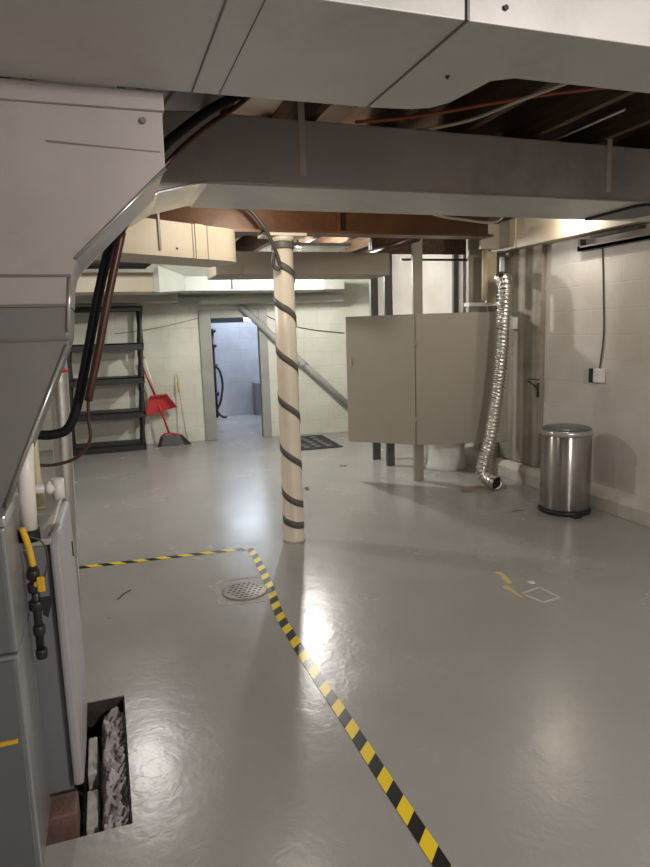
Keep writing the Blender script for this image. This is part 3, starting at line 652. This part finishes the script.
tag(obj('shadow_band', bm, 'greyduct', loc=(0, 9.33, 0), rot=(0, 0, WANG)), 'grey ledge box standing in for shade under the white duct along the back wall', 'shadow')  # solid box stands for the shadow band below the white duct

# small pipes between beam and taupe duct
for (a, b, r, m, lab) in (((1.10, 5.0, 2.30), (2.9, 5.05, 2.31), 0.012, 'duct_bright', 'thin shiny pipe behind the steel beam, lower of the cross pipes'),
                          ((1.3, 5.3, 2.34), (3.2, 5.1, 2.38), 0.010, 'glassy', 'thin shiny pipe behind the steel beam, upper of the cross pipes'),
                          ((2.42, 4.7, 2.20), (2.52, 6.4, 2.22), 0.03, 'brownpipe', 'short dark pipe running back above the taupe duct end')):
    bm = new_bm(); tube(bm, [a, b], r, 10); tag(obj('ceiling_pipe', bm, m), lab, 'pipe')
t = thing('fluorescent_fixture', 'glossy pale light fixture lying above the taupe duct', 'light fixture', (1.9, 6.4, 2.3))
bm = new_bm(); prism(bm, [(1.60, 6.2), (2.45, 6.2), (2.45, 6.9), (1.60, 6.9)], 'Z', 2.33, 2.36); part('reflector', bm, 'glassy', t)
for k in range(3):
    bm = new_bm(); tube(bm, [(1.62, 6.32 + .2 * k, 2.31), (2.43, 6.32 + .2 * k, 2.31)], 0.016, 12); part('tube', bm, 'white', t)

# ------------------------------------------------------------------ taupe enclosure
t = thing('utility_enclosure', 'taupe board enclosure hung on studs around a corner by the right wall', 'enclosure', (2.83, 5.55, 0.38))
def panel(bm, p, q, z0, z1, th=0.02):
    d = (Vector(q) - Vector(p)).normalized(); nn = Vector((-d.y, d.x)) * th
    prism(bm, [p, q, (q[0] + nn.x, q[1] + nn.y), (p[0] + nn.x, p[1] + nn.y)], 'Z', z0, z1, bev=0.003)
bm = new_bm(); panel(bm, (2.30, 6.02), (2.806, 5.525), 0.38, 1.63); dr = part('door', bm, 'panel', t)
bm = new_bm(); panel(bm, (2.818, 5.52), (3.69, 5.285), 0.375, 1.63); part('fixed_panel', bm, 'panel', t)
for z in (1.35, 0.62):
    bm = new_bm(); tube(bm, [(2.808, 5.513, z - 0.03), (2.808, 5.513, z + 0.03)], 0.008, 10); sub('hinge', bm, 'panel', dr)
bm = new_bm(); box(bm, 2.315, 2.335, 5.965, 5.985, 1.14, 1.22, bev=0.004); sub('pull_handle', bm, 'tan', dr)
for (x, y, w_, sm) in ((2.885, 5.62, 0.05, 'post'), (2.93, 6.38, 0.045, 'shade_stud'), (2.93, 6.76, 0.045, 'shade_stud')):
    bm = new_bm(); box(bm, x - w_, x + w_, y - 0.02, y + 0.02, 0.0, 2.45, bev=0.003); part('stud', bm, sm, t)
bm = new_bm(); box(bm, 3.68, 3.74, 6.30, 6.34, 0.0, 2.45, bev=0.003); part('stud', bm, 'shade_stud', t)
bm = new_bm(); box(bm, 2.60, 3.66, 6.02, 6.06, 2.24, 2.469); part('void_shade', bm, 'joist', t)  # dark board added for the unlit void below the joists
bm = new_bm(); box(bm, 2.90, 3.66, 5.98, 6.015, 2.17, 2.19); part('top_rail', bm, 'black', t)
bm = mk(box, 3.38, 3.735, 5.50, 5.60, 1.69, 1.725, bev=0.004); tag(obj('shelf_board', bm, 'white'), 'white board on edge just above the taupe enclosure near the right wall', 'board')
bm = mk(box, 3.50, 3.71, 5.70, 5.73, 1.0, 2.45, bev=0.003); tag(obj('dark_board', bm, 'post'), 'dull grey-brown upright board rising behind the right end of the enclosure', 'board')
# tub under the enclosure
t = thing('white_tub', 'white tub standing on the floor below the taupe enclosure', 'tub', (3.43, 6.05, 0))
part('bowl', mk(lathe, (3.43, 6.05, 0), [(0.225, 0.0), (0.232, 0.02), (0.215, 0.05), (0.205, 0.20), (0.215, 0.42), (0.235, 0.43), (0.225, 0.44), (0.20, 0.42), (0.19, 0.10), (0.0, 0.09)], 44, cap=False), 'white', t)

# tan box, pipes and wire ring above the enclosure
bm = mk(box, 3.46, 3.74, 5.42, 5.46, 2.215, 2.45, bev=0.003); tag(obj('tan_board', bm, 'brownduct'), 'tan painted board under the joists left of the bright cream beam', 'board')
bm = new_bm(); tube(bm, [(3.49, 5.40, 1.74), (3.49, 5.40, 2.20)], 0.030, 16); tag(obj('cream_pipe', bm, 'tan'), 'vertical cream pipe above the foil hose', 'pipe')
bm = mk(box, 3.55, 3.66, 5.46, 5.49, 1.72, 2.2, bev=0.003); tag(obj('tan_board', bm, 'tan'), 'narrow upright tan board behind the top of the foil hose', 'board')
bm = mk(box, 3.695, 3.735, 5.44, 5.47, 1.70, 2.15, bev=0.003); tag(obj('pale_board', bm, 'pale'), 'narrow pale blue-white strip beside the stained pilaster', 'board')
# foil hose
t = thing('foil_hose', 'crinkled silver foil hose hanging to the floor beside the taupe enclosure', 'hose', (3.4, 5.15, 0.05))
ctrl = smooth_path([(3.56, 5.24, 1.93), (3.53, 5.16, 1.90), (3.505, 5.10, 1.80), (3.49, 5.10, 1.5), (3.465, 5.10, 1.15), (3.42, 5.10, 0.78), (3.365, 5.10, 0.45), (3.29, 5.09, 0.22), (3.275, 5.07, 0.13), (3.295, 5.00, 0.088), (3.315, 4.90, 0.076)], 40)
# resample evenly
L = [0]
for a, b in zip(ctrl, ctrl[1:]): L.append(L[-1] + (b - a).length)
N_ = 420; path = []; j = 0
for i in range(N_ + 1):
    s = L[-1] * i / N_
    while j < len(L) - 2 and L[j + 1] < s: j += 1
    path.append(ctrl[j].lerp(ctrl[j + 1], (s - L[j]) / max(1e-6, L[j + 1] - L[j])))
rr = [0.060 + 0.006 * math.cos(2 * PI * i / 7.0) + (0.002 * math.sin(i * 0.7)) for i in range(N_ + 1)]
bm = new_bm(); tube(bm, path, rr, 24, cap=False); o = part('corrugated_sleeve', bm, 'foil', t)
sd = o.modifiers.new('thick', 'SOLIDIFY'); sd.thickness = 0.003; sd.offset = -1
bm = new_bm(); dd = (path[-1] - path[-5]).normalized(); tube(bm, [path[-14], path[-7]], 0.054, 24); part('mouth_shade', bm, 'black', t)  # black plug stands for the shade inside the hose mouth
bm = new_bm(); tube(bm, [path[0] + Vector((0.06, 0.02, 0)), path[2]], 0.062, 24); part('metal_elbow', bm, 'blackiron', t)
bm = new_bm()
ring = [Vector((3.50 + 0.05 * math.cos(a), 5.06, 1.90 + 0.055 * math.sin(a))) for a in [2 * PI * k / 24 for k in range(22)]]
tube(bm, ring, 0.004, 8); part('wire_clamp', bm, 'duct_bright', t)

# bright cream beam by the right wall
t = thing('cream_beam', 'cream painted wooden beam brightly lit beside the right wall', 'beam', (3.7, 4.5, 2.2))
bm = mk(box, 3.66, 3.79, 3.55, 5.25, 2.195, 2.46, bev=0.004); part('timber', bm, 'cream', t)
bm = mk(box, 3.652, 3.66, 5.16, 5.25, 2.195, 2.46); part('end_batten', bm, 'tan', t)
bm = mk(box, 3.655, 3.72, 5.25, 5.60, 2.19, 2.46, bev=0.003); tag(obj('beam_extension', bm, 'brownduct'), 'dull continuation board at the far end of the cream beam', 'board')
# bracket high on the right wall
t = thing('wall_bracket', 'grey metal bracket high on the right wall above the conduit', 'bracket', (3.75, 4.0, 2.1))
bm = new_bm(); box(bm, 3.74, 3.80, 3.70, 4.44, 2.075, 2.10); box(bm, 3.74, 3.80, 4.41, 4.44, 2.10, 2.17); box(bm, 3.74, 3.745, 3.70, 4.44, 2.075, 2.115)
part('tray', bm, 'seam', t)
bm = new_bm(); box(bm, 3.74, 3.80, 3.80, 4.30, 2.165, 2.185); part('cover', bm, 'seam', t)
t = thing('wall_outlet', 'black and white switch box on the right wall at the end of the conduit', 'outlet', (3.79, 4.19, 1.07))
bm = mk(box, 3.755, 3.80, 4.14, 4.23, 1.02, 1.13, bev=0.004); part('box', bm, 'white', t)
bm = mk(box, 3.751, 3.80, 4.231, 4.275, 1.015, 1.13, bev=0.002); part('dark_side', bm, 'black', t)
bm = new_bm(); tube(bm, smooth_path([(3.793, 4.20, 1.13), (3.793, 4.17, 1.4), (3.793, 4.19, 1.75), (3.793, 4.215, 2.075)]), 0.0055, 8); part('conduit', bm, 'wire', t)
bm = mk(box, 3.70, 3.75, 5.24, 5.33, 1.46, 1.57, bev=0.004); tag(obj('outlet_box', bm, 'white'), 'small white outlet box on the stained pilaster by the foil hose', 'outlet')
bm = new_bm(); tube(bm, smooth_path([(3.735, 5.05, 0.98), (3.735, 4.95, 0.94), (3.735, 4.90, 0.90)]), 0.006, 8); tube(bm, [(3.735, 4.90, 0.97), (3.735, 4.90, 0.84)], 0.012, 10); tube(bm, [(3.735, 5.05, 1.00), (3.735, 4.88, 1.0)], 0.004, 8)
tag(obj('pipe_stub', bm, 'blackiron'), 'rusty pipe stub low on the stained pilaster', 'pipe stub')
bm = mk(box, 3.62, 3.74, 5.52, 5.60, 0.0, 0.33, bev=0.004); tag(obj('floor_block', bm, 'post'), 'short dark block on the floor between enclosure and pilaster', 'block')

# ------------------------------------------------------------------ steel bin
bx_, by_ = 3.445, 4.15
t = thing('pedal_bin', 'round brushed steel pedal bin standing by the right wall', 'bin', (bx_, by_, 0))
part('base_ring', mk(lathe, (bx_, by_, 0), [(0.195, 0), (0.202, 0.008), (0.202, 0.030), (0.193, 0.038)], 56), 'black', t)
part('body', mk(lathe, (bx_, by_, 0), [(0.189, 0.038), (0.192, 0.045), (0.192, 0.625), (0.189, 0.630)], 72), 'steel', t)
part('rim', mk(lathe, (bx_, by_, 0), [(0.193, 0.630), (0.197, 0.635), (0.197, 0.660), (0.192, 0.670)], 64), 'duct_bright', t)
part('lid', mk(lathe, (bx_, by_, 0), [(0.190, 0.668), (0.188, 0.676), (0.175, 0.688), (0.12, 0.698), (0.0, 0.702)], 56, cap=False), 'furn', t)
bm = new_bm(); box(bm, bx_ - 0.10, bx_ - 0.03, by_ - 0.245, by_ - 0.19, 0.006, 0.022, bev=0.005)
part('pedal', bm, 'black', t).rotation_euler = (0, 0, 0)

# ------------------------------------------------------------------ black shelf unit
t = thing('shelf_unit', 'black plastic five tier shelf unit against the back wall', 'shelf', (0.03, 8.95, 0))
sx0, sx1, sy0, sy1 = -0.50, 0.46, 8.78, 9.18
def shx(z): return 0.10 * 0 + z * 0.045
for z in (0.085, 0.52, 0.97, 1.41, 1.88):
    o_ = shx(z); lip = 0.05 if z > 1.8 else 0.08
    bm = new_bm(); box(bm, sx0 + o_, sx1 + o_, sy0, sy1, z - 0.012, z + 0.012, bev=0.006); box(bm, sx0 + o_, sx1 + o_, sy0, sy0 + 0.02, z - lip, z + 0.012, bev=0.004)
    box(bm, sx0 + o_, sx0 + o_ + 0.02, sy0, sy1, z - 0.045, z); box(bm, sx1 + o_ - 0.02, sx1 + o_, sy0, sy1, z - 0.045, z); box(bm, sx0 + o_, sx1 + o_, sy1 - 0.02, sy1, z - 0.045, z)
    part('shelf_board', bm, 'black', t)
for x in (sx0 + 0.035, sx1 - 0.035):
    for y in (sy0 + 0.035, sy1 - 0.035):
        zz = [0.0, 0.03, 0.09, 0.28, 0.47, 0.55, 0.74, 0.92, 1.0, 1.18, 1.36, 1.44, 1.64, 1.84]
        rs = [0.03, 0.03, 0.034, 0.022, 0.034, 0.034, 0.022, 0.034, 0.034, 0.022, 0.034, 0.034, 0.022, 0.034]
        bm = new_bm(); tube(bm, [(x + shx(z), y, z) for z in zz], rs, 14); part('leg', bm, 'black', t)

# ------------------------------------------------------------------ brooms by the shelf
def onwall(x, v, z): return (x, wy(x) - v, z)
t = thing('dustpan', 'red dustpan on a white pole with yellow grip hung on the back wall', 'dustpan', onwall(0.67, 0.1, 0.6))
bm = new_bm(); tube(bm, [(0.50, 9.02, 1.32), (0.66, 9.10, 0.68)], 0.013, 10); hd = part('handle', bm, 'white', t)
bm = new_bm(); tube(bm, [(0.49, 9.017, 1.36), (0.53, 9.033, 1.20)], 0.018, 10); sub('grip', bm, 'yellow', hd)
bm = new_bm()
prism(bm, [(0.58, 0.70), (0.80, 0.71), (0.93, 0.52), (0.50, 0.42), (0.53, 0.62)], 'Y', 9.06, 9.072, bev=0.003)
prism(bm, [(0.58, 0.70), (0.80, 0.71), (0.80, 0.69), (0.58, 0.68)], 'Y', 9.0, 9.06)
prism(bm, [(0.79, 0.71), (0.93, 0.52), (0.915, 0.515), (0.775, 0.705)], 'Y', 9.0, 9.06)
prism(bm, [(0.53, 0.62), (0.50, 0.42), (0.515, 0.425), (0.545, 0.62)], 'Y', 9.0, 9.06); part('pan', bm, 'red', t)
t = thing('broom', 'grey bristled broom with red pole leaning beside the shelf unit', 'broom', (0.84, 8.98, 0))
bm = new_bm(); tube(bm, [(0.49, 9.20, 1.15), (0.64, 9.13, 0.70)], 0.013, 10); tube(bm, [(0.64, 9.10, 0.72), (0.79, 9.00, 0.16)], 0.014, 10); part('pole', bm, 'red', t)
bm = new_bm(); tube(bm, smooth_path([(0.68, 8.97, 0.14), (0.74, 8.96, 0.17), (0.84, 8.96, 0.165), (0.93, 8.97, 0.14)]), 0.014, 10); part('head_band', bm, 'red', t)
bm = new_bm(); prism(bm, [(0.69, 0.145), (0.93, 0.145), (1.0, 0.01), (0.64, 0.005)], 'Y', 8.94, 9.0, bev=0.006); part('bristles', bm, 'bristle', t)
bm = new_bm(); prism(bm, [(0.67, 0.14), (0.70, 0.14), (0.665, 0.0), (0.62, 0.0)], 'Y', 8.93, 9.01); part('side_guard', bm, 'black', t); bm = new_bm(); prism(bm, [(0.93, 0.14), (0.96, 0.14), (1.08, 0.0), (0.99, 0.0)], 'Y', 8.93, 9.01); part('side_guard', bm, 'black', t)
t = thing('thin_pole', 'thin pale stick with yellow tag leaning on the back wall left of the doorway', 'stick', (1.02, 9.06, 0))
bm = new_bm(); tube(bm, [(1.03, 9.02, 0.0), (0.96, 9.15, 0.98)], 0.008, 8); part('stick', bm, 'tan', t)
bm = new_bm(); tube(bm, [(0.972, 9.115, 0.72), (0.963, 9.135, 0.86)], 0.013, 8); part('tag', bm, 'yellow', t)

# ------------------------------------------------------------------ back wall fittings
bm = new_bm(); a = onwall(1.88, 0.07, 1.87); b = onwall(3.50, 0.07, 0.28); tube(bm, [a, b], 0.048, 16)
m_ = Vector(a).lerp(Vector(b), 0.52); d_ = (Vector(b) - Vector(a)).normalized(); tube(bm, [m_ - d_ * 0.04, m_ + d_ * 0.04], 0.056, 16)
tag(obj('drain_pipe', bm, 'greypipe'), 'grey drain pipe sloping down across the back wall behind the post', 'pipe')
bm = new_bm(); tube(bm, smooth_path([onwall(0.2, 0.012, 1.55), onwall(0.53, 0.012, 1.58), onwall(0.9, 0.012, 1.64), onwall(1.31, 0.012, 1.73)]), 0.006, 6)
tag(obj('wall_wire', bm, 'greywire'), 'thin wire on the back wall between shelf unit and doorway', 'wire')
bm = new_bm(); tube(bm, smooth_path([onwall(2.22, 0.012, 1.75), onwall(2.5, 0.012, 1.62), onwall(2.9, 0.012, 1.52), onwall(3.36, 0.012, 1.46)]), 0.007, 6)
tag(obj('wall_wire', bm, 'wire'), 'thin dark wire drooping across the back wall right of the doorway', 'wire')
bm = new_bm(); tube(bm, [(1.86, 11.45, 0.02), (1.86, 11.45, 1.60)], 0.028, 12)
for z in (1.56, 1.3, 0.95, 0.45): tube(bm, [(1.87, 11.42, z - 0.03), (1.87, 11.42, z + 0.03)], 0.05, 12)
tube(bm, smooth_path([(1.82, 11.40, 0.95), (1.93, 11.38, 0.88), (1.98, 11.38, 0.62), (1.93, 11.38, 0.32), (1.86, 11.38, 0.16), (1.93, 11.36, 0.05), (2.02, 11.36, 0.03)]), 0.022, 10)
tag(obj('black_standpipe', bm, 'black'), 'black standpipe with a hanging hose seen through the doorway', 'pipe')
bm = mk(box, 2.60, 2.82, 11.5, 11.74, 0.0, 0.60, bev=0.01); tag(obj('blue_bin', bm, 'boiler_dark'), 'slate blue box at the right side of the room beyond the doorway', 'box')
bm = mk(box, 1.6, 2.5, 11.76, 11.89, 1.701, 1.80); tag(obj('gap_filler', bm, 'black'), 'dark crate added for the shade above the pale wall beyond the doorway', 'filler')  # black box put in for the unlit gap above the wall

# ------------------------------------------------------------------ cables under the joists
for pts_, r, m, lab in (
    ([(1.2, 2.95, 2.455), (1.37, 2.88, 2.46), (1.535, 2.75, 2.46), (1.85, 2.45, 2.46), (2.25, 2.18, 2.46)], 0.008, 'orangewire', 'orange cable strung below the joists behind the wide overhead duct'),
    ([(1.5, 3.05, 2.455), (1.70, 2.80, 2.45), (1.78, 2.5, 2.45), (1.84, 2.3, 2.45), (1.9, 2.1, 2.45)], 0.008, 'whitewire', 'pale cable strung below the joists next to the orange cable'),
    ([(2.0, 4.15, 2.49), (2.2, 4.14, 2.30), (2.5, 4.15, 2.25), (2.82, 4.18, 2.26), (2.88, 4.2, 2.49)], 0.010, 'whitewire', 'pale cable sagging in front of the red-brown beam')):
    bm = new_bm(); tube(bm, smooth_path(pts_), r, 8); tag(obj('cable', bm, m), lab, 'cable')
bm = new_bm(); tube(bm, [(2.35, 2.50, 2.458), (2.35, 3.3, 2.458)], 0.007, 8); tag(obj('steel_rod', bm, 'duct_bright'), 'shiny steel rod under the joists above the cross duct', 'rod')
